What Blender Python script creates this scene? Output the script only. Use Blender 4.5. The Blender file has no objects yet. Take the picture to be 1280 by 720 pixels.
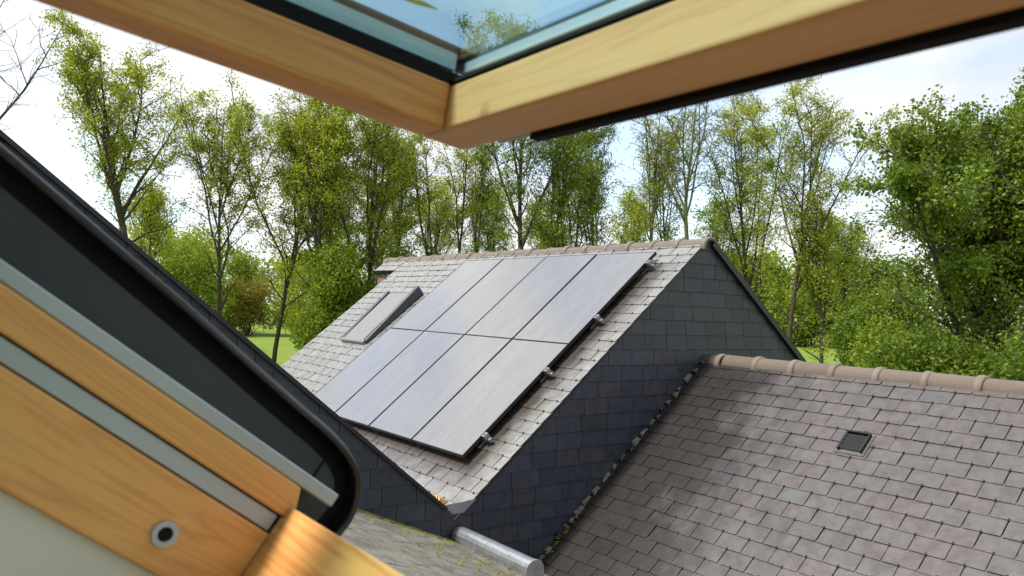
import bpy, bmesh, math, random
import numpy as np
from mathutils import Matrix, Vector
R = math.radians
scene = bpy.context.scene
C = scene.collection
random.seed(7)

# ---------------------------------------------------------------- camera
# world: +Y runs along all the ridges (away to the left), +X across them (away to the right), eye at the origin
GROUND = -4.2
cam_d = bpy.data.cameras.new('camera')
cam = bpy.data.objects.new('camera', cam_d)
C.objects.link(cam)
rt = Vector((0.80098196, -0.59752947, 0.03723483))
fw = Vector((0.59697785, 0.8018453, 0.02572065))
up = Vector((-0.04522542, 0.0016266, 0.99897548))
cam.matrix_world = Matrix(((rt.x, up.x, -fw.x, 0), (rt.y, up.y, -fw.y, 0), (rt.z, up.z, -fw.z, 0), (0, 0, 0, 1)))
cam_d.sensor_width = 36
cam_d.lens = 27.518
cam_d.clip_start = 0.02
cam_d.clip_end = 2000
cam_d.dof.use_dof = True
cam_d.dof.focus_distance = 11
cam_d.dof.aperture_fstop = 10
scene.camera = cam

# ---------------------------------------------------------------- world, sun, exposure
SUN_EL, SUN_DIR = R(58), Vector((-0.80, 0.25, 0)).normalized()      # horizontal direction towards the sun
w = bpy.data.worlds.new('World')
scene.world = w
w.use_nodes = True
nt = w.node_tree
nt.nodes.clear()
out = nt.nodes.new('ShaderNodeOutputWorld')
bg = nt.nodes.new('ShaderNodeBackground')
sky = nt.nodes.new('ShaderNodeTexSky')
sky.sky_type = 'NISHITA'
sky.sun_disc = False
sky.sun_elevation = SUN_EL
sky.sun_rotation = math.atan2(SUN_DIR.x, SUN_DIR.y)
sky.air_density = 1.0
sky.dust_density = 1.0
mul = nt.nodes.new('ShaderNodeVectorMath'); mul.operation = 'SCALE'
mul.inputs['Scale'].default_value = 0.13
tc = nt.nodes.new('ShaderNodeTexCoord')
mp = nt.nodes.new('ShaderNodeMapping')
mp.inputs['Scale'].default_value = (1, 1, 2.2)
mp.inputs['Location'].default_value = (0.0, 0.0, 0.0)
nz = nt.nodes.new('ShaderNodeTexNoise')
nz.inputs['Scale'].default_value = 2.1
nz.inputs['Detail'].default_value = 9
nz.inputs['Roughness'].default_value = 0.52
ramp = nt.nodes.new('ShaderNodeValToRGB')
ramp.color_ramp.elements[0].position = 0.40
ramp.color_ramp.elements[0].color = (0.33, 0.33, 0.33, 1)
ramp.color_ramp.elements[1].position = 0.525
mix = nt.nodes.new('ShaderNodeMix'); mix.data_type = 'RGBA'
nz2 = nt.nodes.new('ShaderNodeTexNoise')
nz2.inputs['Scale'].default_value = 4.5
nz2.inputs['Detail'].default_value = 7
ramp2 = nt.nodes.new('ShaderNodeValToRGB')                           # cloud tops and cloud bases
ramp2.color_ramp.elements[0].position = 0.36
ramp2.color_ramp.elements[0].color = (0.37, 0.385, 0.41, 1)
ramp2.color_ramp.elements[1].position = 0.66
ramp2.color_ramp.elements[1].color = (0.53, 0.525, 0.52, 1)
L = nt.links.new
L(tc.outputs['Generated'], mp.inputs['Vector'])
L(mp.outputs['Vector'], nz.inputs['Vector'])
L(mp.outputs['Vector'], nz2.inputs['Vector'])
L(nz.outputs['Fac'], ramp.inputs['Fac'])
L(nz2.outputs['Fac'], ramp2.inputs['Fac'])
L(sky.outputs['Color'], mul.inputs[0])
L(ramp.outputs['Color'], mix.inputs['Factor'])
L(mul.outputs['Vector'], mix.inputs['A'])
L(ramp2.outputs['Color'], mix.inputs['B'])
L(mix.outputs['Result'], bg.inputs['Color'])
bg.inputs['Strength'].default_value = 1.0
L(bg.outputs['Background'], out.inputs['Surface'])

sun_d = bpy.data.lights.new('sun', 'SUN')
sun_d.energy = 2.7
sun_d.angle = R(9)
sun_d.color = (1.0, 0.955, 0.89)
sun = bpy.data.objects.new('sun', sun_d)
C.objects.link(sun)
sv = Vector((SUN_DIR.x * math.cos(SUN_EL), SUN_DIR.y * math.cos(SUN_EL), math.sin(SUN_EL)))
sun.rotation_euler = sv.to_track_quat('Z', 'Y').to_euler()

scene.view_settings.view_transform = 'Standard'
scene.view_settings.look = 'None'
scene.view_settings.gamma = 1
scene.view_settings.exposure = 1.2
scene.render.engine = 'CYCLES'
scene.cycles.max_bounces = 8
scene.cycles.transparent_max_bounces = 16

# ---------------------------------------------------------------- material helpers
class NT:
    def __init__(s, name):
        s.m = bpy.data.materials.new(name)
        s.m.use_nodes = True
        s.t = s.m.node_tree
        s.b = s.t.nodes['Principled BSDF']
        s.out = s.t.nodes['Material Output']
    def n(s, kind, **kw):
        nd = s.t.nodes.new('ShaderNode' + kind)
        for k, v in kw.items():
            if k in nd.inputs: nd.inputs[k].default_value = v
            else: setattr(nd, k, v)
        return nd
    def l(s, a, b): s.t.links.new(a, b)
    def ramp(s, fac, stops):
        r = s.n('ValToRGB')
        e = r.color_ramp.elements
        while len(e) < len(stops): e.new(0.5)
        for q, (p, c) in zip(e, stops):
            q.position = p
            q.color = (*c, 1) if len(c) == 3 else c
        s.l(fac, r.inputs['Fac'])
        return r.outputs['Color']
    def noise(s, vec, scale, detail=5, rough=0.55, dist=0):
        nd = s.n('TexNoise', Scale=scale, Detail=detail, Roughness=rough, Distortion=dist)
        if vec is not None: s.l(vec, nd.inputs['Vector'])
        return nd.outputs['Fac']
    def pos(s): return s.n('NewGeometry').outputs['Position']
    def obj(s): return s.n('TexCoord').outputs['Object']
    def map(s, vec, scale=(1, 1, 1), rot=(0, 0, 0), loc=(0, 0, 0)):
        m = s.n('Mapping')
        m.inputs['Scale'].default_value = scale
        m.inputs['Rotation'].default_value = rot
        m.inputs['Location'].default_value = loc
        s.l(vec, m.inputs['Vector'])
        return m.outputs['Vector']
    def mix(s, fac, a, b, mode='MIX'):
        m = s.n('Mix'); m.data_type = 'RGBA'; m.blend_type = mode
        for v, i in ((fac, 'Factor'), (a, 'A'), (b, 'B')):
            if isinstance(v, (int, float)): m.inputs[i].default_value = v
            elif isinstance(v, tuple): m.inputs[i].default_value = (*v, 1)
            else: s.l(v, m.inputs[i])
        return m.outputs['Result']
    def math(s, op, a, b=None, clamp=False):
        m = s.n('Math', operation=op); m.use_clamp = clamp
        for i, v in enumerate((a, b)):
            if v is None: continue
            if isinstance(v, (int, float)): m.inputs[i].default_value = v
            else: s.l(v, m.inputs[i])
        return m.outputs[0]
    def rnd(s):                                                      # one value per object and per loose piece
        a = s.n('ObjectInfo').outputs['Random']
        b = s.n('NewGeometry').outputs['Random Per Island']
        return s.math('FRACT', s.math('ADD', a, b))
    def bump(s, h, strength=0.3, dist=0.01):
        b = s.n('Bump', Strength=strength, Distance=dist)
        s.l(h, b.inputs['Height'])
        s.l(b.outputs['Normal'], s.b.inputs['Normal'])
    def color(s, c):
        if isinstance(c, tuple): s.b.inputs['Base Color'].default_value = (*c, 1)
        else: s.l(c, s.b.inputs['Base Color'])
    def rough(s, r):
        if isinstance(r, (int, float)): s.b.inputs['Roughness'].default_value = r
        else: s.l(r, s.b.inputs['Roughness'])
    def set(s, **kw):
        for k, v in kw.items(): s.b.inputs[k.replace('_', ' ')].default_value = v

def slate_mat(name, stops, dark, lichen, r0, r1, spec, lichen_lo=0.58, moss=None, edge_tone=None):
    t = NT(name)
    p = t.pos()
    base = t.ramp(t.rnd(), stops)
    n1 = t.noise(p, 9, 8, 0.62)
    n2 = t.noise(p, 70, 5, 0.6)
    col = t.mix(t.ramp(n1, [(0.35, (0, 0, 0)), (0.62, (1, 1, 1))]), t.mix(0.75, base, dark, 'MULTIPLY'), base)
    col = t.mix(t.ramp(n2, [(lichen_lo, (0, 0, 0)), (lichen_lo + 0.16, (1, 1, 1))]), col, lichen)
    if moss:
        n3 = t.noise(p, 3.2, 9, 0.7)
        col = t.mix(t.ramp(n3, [(0.50, (0, 0, 0)), (0.66, (0.8, 0.8, 0.8))]), col, moss)
    if edge_tone:
        col = edge_tone(t, col, p)
    t.color(col)
    rr = t.n('MapRange'); rr.inputs['To Min'].default_value = r0; rr.inputs['To Max'].default_value = r1
    t.l(n1, rr.inputs['Value'])
    t.rough(rr.outputs['Result'])
    t.set(Specular_IOR_Level=spec)
    fine = t.noise(t.map(p, (1, 1, 1)), 38, 6, 0.6)
    t.bump(fine, 0.35, 0.006)
    return t.m

def gable_stain_reflection(t, col, p):
    # brown staining beside the slate-hung gable, with its dark reflection painted into the colour
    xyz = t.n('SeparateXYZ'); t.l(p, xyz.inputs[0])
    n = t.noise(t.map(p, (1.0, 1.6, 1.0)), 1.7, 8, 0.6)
    reach = t.math('ADD', t.math('MULTIPLY', xyz.outputs['X'], 0.25), 2.55)          # the dark zone widens towards the valley
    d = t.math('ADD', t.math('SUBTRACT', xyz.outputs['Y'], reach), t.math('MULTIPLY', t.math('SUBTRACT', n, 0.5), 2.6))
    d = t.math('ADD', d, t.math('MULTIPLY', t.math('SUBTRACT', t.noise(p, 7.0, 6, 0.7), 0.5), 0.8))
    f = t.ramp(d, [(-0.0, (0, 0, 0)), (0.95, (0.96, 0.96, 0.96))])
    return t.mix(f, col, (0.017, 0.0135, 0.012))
def panel_edge_brown(t, col, p):
    # slates turn dark brown along the lower and gable-side edges of the panel field
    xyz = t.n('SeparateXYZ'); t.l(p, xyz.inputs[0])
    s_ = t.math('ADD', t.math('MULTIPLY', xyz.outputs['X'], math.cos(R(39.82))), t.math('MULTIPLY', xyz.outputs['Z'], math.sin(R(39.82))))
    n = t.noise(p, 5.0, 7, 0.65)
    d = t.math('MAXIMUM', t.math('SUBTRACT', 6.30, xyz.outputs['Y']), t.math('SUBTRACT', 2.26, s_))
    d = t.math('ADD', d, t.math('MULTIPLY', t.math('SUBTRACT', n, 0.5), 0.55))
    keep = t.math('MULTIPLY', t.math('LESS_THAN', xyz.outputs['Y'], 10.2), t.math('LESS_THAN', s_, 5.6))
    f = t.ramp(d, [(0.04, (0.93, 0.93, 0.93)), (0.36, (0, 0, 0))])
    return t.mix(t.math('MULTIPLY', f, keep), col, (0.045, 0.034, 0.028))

M = {}
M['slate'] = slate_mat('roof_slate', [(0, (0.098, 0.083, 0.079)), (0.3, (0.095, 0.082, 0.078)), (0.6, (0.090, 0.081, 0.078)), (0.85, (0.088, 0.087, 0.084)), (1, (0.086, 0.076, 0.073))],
                       (0.62, 0.58, 0.56), (0.125, 0.118, 0.11), 0.25, 0.40, 0.75, 0.64, None, gable_stain_reflection)
M['slate_pale'] = slate_mat('sky_paled_slate', [(0, (0.205, 0.204, 0.194)), (0.4, (0.23, 0.229, 0.218)), (0.7, (0.196, 0.198, 0.19)), (1, (0.245, 0.242, 0.23))],
                            (0.66, 0.63, 0.60), (0.42, 0.42, 0.40), 0.2, 0.36, 1.0, 0.6, None, panel_edge_brown)  # paler copy of the roof slate: lichen, and reflected sky put into the colour
M['slate_wall'] = slate_mat('wall_slate', [(0, (0.028, 0.034, 0.046)), (0.45, (0.034, 0.042, 0.056)), (0.75, (0.042, 0.051, 0.065)), (0.92, (0.045, 0.042, 0.053)), (1, (0.026, 0.031, 0.043))],
                            (0.5, 0.5, 0.55), (0.062, 0.07, 0.07), 0.4, 0.62, 0.45, 0.6)
M['slate_moss'] = slate_mat('mossy_slate', [(0, (0.155, 0.145, 0.125)), (0.5, (0.19, 0.18, 0.155)), (1, (0.12, 0.115, 0.10))],
                            (0.22, 0.19, 0.15), (0.34, 0.325, 0.27), 0.5, 0.75, 0.4, 0.55, (0.13, 0.12, 0.055))

def plain(name, c, rough=0.5, metal=0.0, spec=0.5, nscale=0, namp=0.25, bump=0):
    t = NT(name)
    if nscale:
        n = t.noise(t.pos(), nscale, 6, 0.6)
        t.color(t.ramp(n, [(0.3, tuple(v * (1 - namp) for v in c)), (0.7, tuple(min(1, v * (1 + namp)) for v in c))]))
        if bump: t.bump(n, bump, 0.004)
    else: t.color(c)
    t.rough(rough)
    t.set(Metallic=metal, Specular_IOR_Level=spec)
    return t.m

M['hook'] = plain('slate_hook', (0.018, 0.018, 0.02), 0.7, 0, 0.3)
M['underlay'] = plain('roof_underlay', (0.028, 0.025, 0.023), 0.8)
M['verge'] = plain('black_verge', (0.012, 0.013, 0.016), 0.45)
M['zinc'] = plain('zinc', (0.42, 0.44, 0.46), 0.38, 0.85, 0.5, 14, 0.22, 0.1)
M['brick'] = plain('red_brick', (0.22, 0.10, 0.07), 0.85, 0, 0.3, 20, 0.35, 0.3)
M['mortar'] = plain('mortar', (0.13, 0.125, 0.11), 0.9, 0, 0.3, 30, 0.45, 0.5)
M['raw_wood'] = plain('broken_wood', (0.62, 0.34, 0.13), 0.7, 0, 0.3, 60, 0.45, 0.3)
M['black'] = plain('black_rubber', (0.006, 0.006, 0.007), 0.8, 0, 0.25)
M['dark_plate'] = plain('anthracite_aluminium', (0.034, 0.042, 0.052), 0.42, 0.0, 0.5, 6, 0.12)
M['rim'] = plain('black_gasket', (0.010, 0.012, 0.016), 0.2, 0, 0.7)
M['alu'] = plain('grey_aluminium', (0.40, 0.45, 0.485), 0.5, 0.25, 0.5, 8, 0.06)
M['spacer'] = plain('glazing_spacer', (0.50, 0.60, 0.60), 0.4, 0.3, 0.5, 25, 0.1)
M['seal'] = plain('brown_seal', (0.05, 0.035, 0.03), 0.6)
M['plaster'] = plain('painted_plaster', (0.66, 0.655, 0.58), 0.75, 0, 0.3, 4, 0.05, 0.05)
M['module_frame'] = plain('black_anodised', (0.012, 0.012, 0.014), 0.35, 0.2)
M['rail'] = plain('mounting_aluminium', (0.26, 0.265, 0.27), 0.45, 0.7)
M['skylight_top'] = plain('grey_shutter', (0.18, 0.18, 0.178), 0.45, 0.0, 0.7, 30, 0.15)
M['skylight_side'] = plain('grey_cladding', (0.05, 0.058, 0.066), 0.5, 0.0, 0.5, 40, 0.3)

# fired clay ridge tiles with lichen
t = NT('ridge_clay')
p = t.pos()
c = t.ramp(t.rnd(), [(0, (0.155, 0.113, 0.086)), (0.5, (0.185, 0.142, 0.11)), (1, (0.155, 0.128, 0.105))])
c = t.mix(t.ramp(t.noise(p, 12, 8, 0.65), [(0.42, (0, 0, 0)), (0.62, (1, 1, 1))]), c, (0.165, 0.142, 0.112))
c = t.mix(t.ramp(t.noise(p, 40, 5, 0.6), [(0.57, (0, 0, 0)), (0.70, (1, 1, 1))]), c, (0.13, 0.11, 0.08))
t.color(c); t.rough(0.75); t.bump(t.noise(p, 45, 6, 0.7), 0.4, 0.006)
M['ridge'] = t.m

# solar glass: dark cells under a dusty, glossy sheet
t = NT('solar_glass')
p = t.pos()
streak = t.noise(t.map(p, (1.3, 5.0, 1.3)), 1.6, 7, 0.62)
dust = t.ramp(streak, [(0.25, (0.095, 0.096, 0.098)), (0.75, (0.155, 0.152, 0.148))])
t.color(t.mix(t.ramp(t.noise(p, 28, 6, 0.7), [(0.55, (0, 0, 0)), (0.75, (1, 1, 1))]), dust, (0.20, 0.196, 0.19)))
t.rough(0.16)
t.set(IOR=1.9, Specular_IOR_Level=0.9, Coat_Weight=0.7, Coat_Roughness=0.06, Coat_IOR=1.8)
M['solar'] = t.m

def wood(name, axis, pale=0.0):
    t = NT(name)
    o = t.obj()
    st = [26, 26, 26]; st[axis] = 1.6
    st2 = [90, 90, 90]; st2[axis] = 3.0
    g = t.noise(t.map(o, tuple(st)), 1.0, 4, 0.5, 0.6)
    rings = t.math('FRACT', t.math('MULTIPLY', g, 9.0))
    c = t.ramp(rings, [(0, (0.64, 0.31, 0.09)), (0.5, (0.71, 0.39, 0.13)), (0.88, (0.50, 0.205, 0.05)), (1, (0.64, 0.31, 0.09))])
    c = t.mix(t.ramp(t.noise(t.map(o, tuple(st2)), 1.0, 6, 0.65), [(0.3, (0, 0, 0)), (0.75, (1, 1, 1))]), t.mix(0.5, c, (0.70, 0.56, 0.46), 'MULTIPLY'), c)
    big = [7, 7, 7]; big[axis] = 1.0
    c = t.mix(t.ramp(t.noise(t.map(o, tuple(big)), 1.0, 3, 0.5), [(0.35, (0, 0, 0)), (0.7, (0.75, 0.75, 0.75))]), c, (0.74, 0.47, 0.20))
    kn = [9, 9, 9]; kn[axis] = 4.5
    v = t.n('TexVoronoi', Scale=1.0); t.l(t.map(o, tuple(kn)), v.inputs['Vector'])
    c = t.mix(t.ramp(v.outputs['Distance'], [(0.04, (1, 1, 1)), (0.1, (0, 0, 0))]), c, (0.24, 0.10, 0.03))
    if pale: c = t.mix(pale, c, (0.58, 0.46, 0.29))
    c = t.mix(1.0, c, (1.10, 1.00, 0.88), 'MULTIPLY')
    t.color(c); t.rough(0.42); t.set(Specular_IOR_Level=0.4)
    t.bump(t.noise(t.map(o, tuple(st2)), 1.0, 4, 0.6), 0.06, 0.002)
    return t.m
M['wood_x'] = wood('pine_cross_grain', 0)
M['wood_y'] = wood('pine_long_grain', 1)
M['sash_x'] = wood('pale_pine_cross_grain', 0, .35)
M['sash_y'] = wood('pale_pine_long_grain', 1, .08)

# tinted window glass
t = NT('window_glass')
t.t.nodes.remove(t.b)
tr = t.n('BsdfTransparent'); tr.inputs['Color'].default_value = (0.875, 0.975, 0.985, 1)
gl = t.n('BsdfGlossy', Roughness=0.02)
lw = t.n('LayerWeight', Blend=0.5)
sch = t.math('ADD', t.math('MULTIPLY', t.math('POWER', lw.outputs['Facing'], 4.0), 0.9), 0.035)
ms = t.n('MixShader')
t.l(sch, ms.inputs[0]); t.l(tr.outputs[0], ms.inputs[1]); t.l(gl.outputs[0], ms.inputs[2]); t.l(ms.outputs[0], t.out.inputs['Surface'])
M['glass'] = t.m

def leaf_mat(name, cols, trans=0.42):
    t = NT(name)
    v = t.math('ADD', t.math('MULTIPLY', t.rnd(), 0.45), t.math('MULTIPLY', t.noise(t.pos(), 0.55, 4, 0.6), 0.55))
    c = t.ramp(v, [(0.18 + 0.64 * i / (len(cols) - 1), q) for i, q in enumerate(cols)])
    t.color(c); t.rough(0.5); t.set(Specular_IOR_Level=0.35)
    tl = t.n('BsdfTranslucent'); t.l(t.mix(1.0, c, (1.25, 1.3, 0.55), 'MULTIPLY'), tl.inputs['Color'])
    ms = t.n('MixShader'); ms.inputs[0].default_value = trans
    t.l(t.b.outputs[0], ms.inputs[1]); t.l(tl.outputs[0], ms.inputs[2]); t.l(ms.outputs[0], t.out.inputs['Surface'])
    return t.m
M['leaf_yellow'] = leaf_mat('yellow_green_leaf', [(0.18, 0.22, 0.02), (0.26, 0.305, 0.026), (0.34, 0.37, 0.038), (0.43, 0.43, 0.06)], .48)
M['leaf_mid'] = leaf_mat('mid_green_leaf', [(0.09, 0.15, 0.013), (0.145, 0.215, 0.018), (0.21, 0.28, 0.024), (0.30, 0.345, 0.036)], .46)
M['leaf_deep'] = leaf_mat('deep_green_leaf', [(0.055, 0.098, 0.011), (0.085, 0.14, 0.014), (0.14, 0.20, 0.019), (0.23, 0.27, 0.03)], .42)
M['leaf_maple'] = leaf_mat('maple_leaf', [(0.065, 0.115, 0.012), (0.105, 0.165, 0.015), (0.165, 0.23, 0.02), (0.25, 0.30, 0.032)], .44)
M['leaf_gold'] = leaf_mat('golden_leaf', [(0.16, 0.16, 0.025), (0.22, 0.19, 0.025), (0.27, 0.21, 0.035)])
M['litter'] = leaf_mat('dead_leaf', [(0.16, 0.05, 0.02), (0.22, 0.10, 0.04), (0.09, 0.04, 0.02), (0.25, 0.18, 0.10)], 0.15)
M['moss'] = leaf_mat('moss_clump', [(0.10, 0.11, 0.02), (0.16, 0.16, 0.03), (0.07, 0.08, 0.02)], 0.1)
M['bark'] = plain('bark', (0.065, 0.055, 0.042), 0.9, 0, 0.2, 9, 0.45)
M['bark_green'] = plain('algae_bark', (0.12, 0.13, 0.055), 0.9, 0, 0.2, 9, 0.4)

t = NT('lawn')
p = t.pos()
c = t.ramp(t.noise(p, 0.35, 6, 0.6), [(0.3, (0.115, 0.175, 0.02)), (0.7, (0.20, 0.255, 0.035))])
c = t.mix(t.ramp(t.noise(p, 6, 6, 0.7), [(0.4, (0, 0, 0)), (0.7, (1, 1, 1))]), c, (0.10, 0.17, 0.02))
t.color(c); t.rough(0.9); t.set(Specular_IOR_Level=0.2)
M['lawn'] = t.m

# ---------------------------------------------------------------- mesh helpers
def link(name, me, parent=None, mat=None, mw=None):
    o = bpy.data.objects.new(name, me)
    C.objects.link(o)
    if mat is not None and me is not None and not me.materials: me.materials.append(mat)
    if mw is not None: o.matrix_world = mw
    if parent is not None:
        o.parent = parent
        if mw is not None: o.matrix_basis = mw
        o.matrix_parent_inverse = WORLD[parent.name].inverted()
    WORLD[o.name] = mw.copy() if mw is not None else Matrix()
    return o
WORLD = {}

def thing(name, label, cat, loc=(0, 0, 0), group=None):
    o = bpy.data.objects.new(name, None)
    C.objects.link(o)
    o.empty_display_size = 0.2
    o.location = loc
    WORLD[o.name] = Matrix.Translation(loc)
    return tag(o, label, cat, group)

def tag(o, label, cat, group=None):
    o['label'] = label; o['category'] = cat
    if group: o['group'] = group
    return o

class MB:
    def __init__(s): s.v = []; s.f = []; s.mi = []
    def add(s, vs, fs, mi=0):
        b = len(s.v)
        s.v += [tuple(q) for q in vs]
        s.f += [tuple(b + i for i in q) for q in fs]
        s.mi += [mi] * len(fs)
        return s
    def box(s, x0, x1, y0, y1, z0, z1, mi=0):
        return s.add([(x0, y0, z0), (x1, y0, z0), (x1, y1, z0), (x0, y1, z0), (x0, y0, z1), (x1, y0, z1), (x1, y1, z1), (x0, y1, z1)],
                     [(0, 3, 2, 1), (4, 5, 6, 7), (0, 1, 5, 4), (1, 2, 6, 5), (2, 3, 7, 6), (3, 0, 4, 7)], mi)
    def hexa(s, lo, hi, mi=0):                                       # two rings of n points each
        n = len(lo)
        return s.add(list(lo) + list(hi), [tuple(range(n - 1, -1, -1)), tuple(range(n, 2 * n))] + [(i, (i + 1) % n, n + (i + 1) % n, n + i) for i in range(n)], mi)
    def mesh(s, name, bevel=0, seg=2, smooth=False):
        me = bpy.data.meshes.new(name)
        me.from_pydata(s.v, [], s.f)
        me.polygons.foreach_set('material_index', s.mi)
        bm = bmesh.new(); bm.from_mesh(me)
        bmesh.ops.recalc_face_normals(bm, faces=bm.faces)
        if bevel: bmesh.ops.bevel(bm, geom=list(bm.edges), offset=bevel, segments=seg, affect='EDGES', profile=0.5)
        bm.to_mesh(me); bm.free()
        if smooth: me.polygons.foreach_set('use_smooth', [True] * len(me.polygons))
        return me

def basis(o, ex, ey, ez):
    return Matrix(((ex[0], ey[0], ez[0], o[0]), (ex[1], ey[1], ez[1], o[1]), (ex[2], ey[2], ez[2], o[2]), (0, 0, 0, 1)))

def pitch_frame(x, z, a, side):
    """Roof frame at eaves point (x, 0, z): local x along the ridge, local y up the slope, local z out of the roof. side +1 rises towards +X."""
    c, s_ = math.cos(a), math.sin(a)
    return basis((x, 0, z), (0, -side, 0), (side * c, 0, s_), (-side * s_, 0, c))

# ---------------------------------------------------------------- slates
SLATE_CACHE = {}
def slate_mesh(wid, hgt, key, mat, hook=True):
    k = (round(wid, 3), round(hgt, 3), key, mat.name, hook)
    if k in SLATE_CACHE: return SLATE_CACHE[k]
    rd = random.Random(hash(k[:3]) & 0xffff)
    h = wid / 2 - 0.0042
    j = lambda a: rd.uniform(-a, a)
    t_, lift = 0.006, 0.0085
    chip = rd.uniform(0.001, 0.007)
    lo = [(-h + chip, j(.003), lift), (h - rd.uniform(0.001, 0.005), j(.002), lift), (h, 0.012 + j(.004), lift * .93), (h + j(.001), hgt + .025, 0), (-h + j(.001), hgt + .025, 0), (-h, 0.012 + j(.004), lift * .93)]
    m = MB()
    m.hexa(lo, [(x, y, z + t_) for x, y, z in lo])
    if hook: m.box(-0.007, 0.007, -0.010, 0.012, lift + t_ - .001, lift + t_ + .004, 1)
    me = m.mesh('slate')
    me.materials.append(mat)
    if hook: me.materials.append(M['hook'])
    SLATE_CACHE[k] = me
    return me

def lay(roof, F, s0, s1, x0, x1, mat, keep, W=0.262, H=0.152, hook=True, limit=300, seed=1, skip=None):
    """Courses of slates in frame F. keep(x, y) -> slate is a part of its own; the rest is joined into one mesh; skip(x, y) leaves out."""
    rd = random.Random(seed)
    rest = MB()
    n = 0
    row = 0
    s_ = s0
    while s_ < s1 - 0.03:
        x = x0 - (W / 2 if row % 2 else 0)
        while x < x1 - 0.012:
            a, b = max(x, x0), min(x + W, x1)
            x += W
            if b - a < 0.02: continue
            cx = (a + b) / 2
            if skip and skip(cx, s_): continue
            me = slate_mesh(b - a, min(H, s1 - s_), rd.randrange(4), mat, hook)
            mw = F @ Matrix.Translation((cx + rd.uniform(-.0015, .0015), s_ + rd.uniform(-.003, .003), rd.uniform(0, .003))) @ Matrix.Rotation(rd.gauss(0, .006), 4, 'Z') @ Matrix.Rotation(rd.gauss(0, .0055), 4, 'Y') @ Matrix.Rotation(rd.gauss(0, .006), 4, 'X')
            if keep(cx, s_) and n < limit:
                link('slate', me, roof, None, mw); n += 1
            else:
                rest.add([mw @ v.co for v in me.vertices], [tuple(q.vertices) for q in me.polygons])
                rest.mi[-len(me.polygons):] = [q.material_index for q in me.polygons]
        s_ += H
        row += 1
    if rest.v:
        me = rest.mesh('slate_field')
        me.materials.append(mat); me.materials.append(M['hook'])
        o = link('slate_field', me, roof)
        o['kind'] = 'stuff'
    return n

def ridge_tile_mesh(length, rad, seed):
    rd = random.Random(seed)
    m = MB()
    n = 12
    prof = []                                                        # (along, radius)
    prof = [(0, rad * 1.02), (length - .07, rad), (length - .07, rad * 1.16), (length - .045, rad * 1.2), (length - .012, rad * 1.16), (length - .004, rad * 1.04)]
    rings = []
    for a, r_ in prof:
        for rr in (r_,):
            rings.append([(a, -rr * math.cos(math.pi * (i / n) * 1.12 - .06 * math.pi), rr * .93 * math.sin(math.pi * (i / n) * 1.12 - .06 * math.pi)) for i in range(n + 1)])
    vs = [q for r_ in rings for q in r_]
    fs = []
    for k in range(len(rings) - 1):
        for i in range(n):
            a = k * (n + 1) + i
            fs.append((a, a + 1, a + n + 2, a + n + 1))
    m.add(vs, fs)
    # inner skin and ends
    inner = [[(a, y * .84, z * .84) for a, y, z in rings[0]], [(rings[-1][0][0], y * .8, z * .8) for a, y, z in rings[-1]]]
    b = len(m.v)
    m.v += [q for r_ in inner for q in r_]
    for i in range(n):
        m.f.append((b + i, b + n + 1 + i, b + n + 2 + i, b + i + 1)); m.mi.append(0)
        m.f.append((i, b + i, b + i + 1, i + 1)); m.mi.append(0)
        e = (len(rings) - 1) * (n + 1)
        m.f.append((e + i, e + i + 1, b + n + 2 + i, b + n + 1 + i)); m.mi.append(0)
    me = m.mesh('ridge_tile')
    me.polygons.foreach_set('use_smooth', [True] * len(me.polygons))
    me.materials.append(M['ridge'])
    return me

def ridge(parent, x, z, y0, y1, pitch, rad, first=None, seed=0):
    """Row of half-round tiles from y0 towards y1."""
    rd = random.Random(seed)
    y = y0
    meshes = [ridge_tile_mesh(pitch + .012, rad, i) for i in range(3)]
    i = 0
    while y < y1 - .05:
        ln = pitch
        me = meshes[i % 3]
        if first and i == 0:
            ln = first; me = ridge_tile_mesh(first + .012, rad, 9)
        elif y + ln > y1:
            ln = y1 - y; me = ridge_tile_mesh(ln, rad, 8)
        mw = Matrix.Translation((x + rd.uniform(-.006, .006), y + ln + .006, z + rd.uniform(-.006, .006))) @ Matrix.Rotation(R(-90) + rd.gauss(0, .006), 4, 'Z') @ Matrix.Rotation(rd.gauss(0, .008), 4, 'Y')
        link('ridge_tile', me, parent, None, mw)
        y += ln
        i += 1

def slab(name, parent, F, x0, x1, y0, y1, mat, thick=0.1, top=-0.002):
    m = MB().box(x0, x1, y0, y1, top - thick, top)
    me = m.mesh(name)
    me.transform(F)
    return link(name, me, parent, mat)

def bar(p, q, wx, wz, upv=(0, 0, 1)):
    """Box from p to q, wx wide and wz tall."""
    p, q = Vector(p), Vector(q)
    d = (q - p).normalized()
    sx = d.cross(Vector(upv)).normalized() * wx / 2
    sz = sx.cross(d).normalized() * wz / 2
    lo = [p - sx - sz, p + sx - sz, p + sx + sz, p - sx + sz]
    hi = [v + (q - p) for v in lo]
    return MB().hexa(lo, hi)

# ---------------------------------------------------------------- ground
m = MB()
N = 40
for i in range(N + 1):
    for k in range(N + 1):
        m.v.append((-700 + 1400 * i / N, -700 + 1400 * k / N, GROUND))
for i in range(N):
    for k in range(N):
        a = i * (N + 1) + k
        m.f.append((a, a + N + 1, a + N + 2, a + 1)); m.mi.append(0)
g = link('ground', m.mesh('ground'), None, M['lawn'])
g['kind'] = 'structure'

# ================================================================ house with the solar panels
GY = 5.90                                                           # plane of the slate-hung gable
TH = R(39.82)
FPV = pitch_frame(3.93, 0.8337 * 3.93 - 5.104, TH, 1)               # eaves at the valley
SL = (7.174 - 3.93) / math.cos(TH)
house = thing('slate_house', 'slate-hung house with twin pitched roof carrying the solar panels', 'house', (5.5, 9.3, GROUND))

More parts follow.
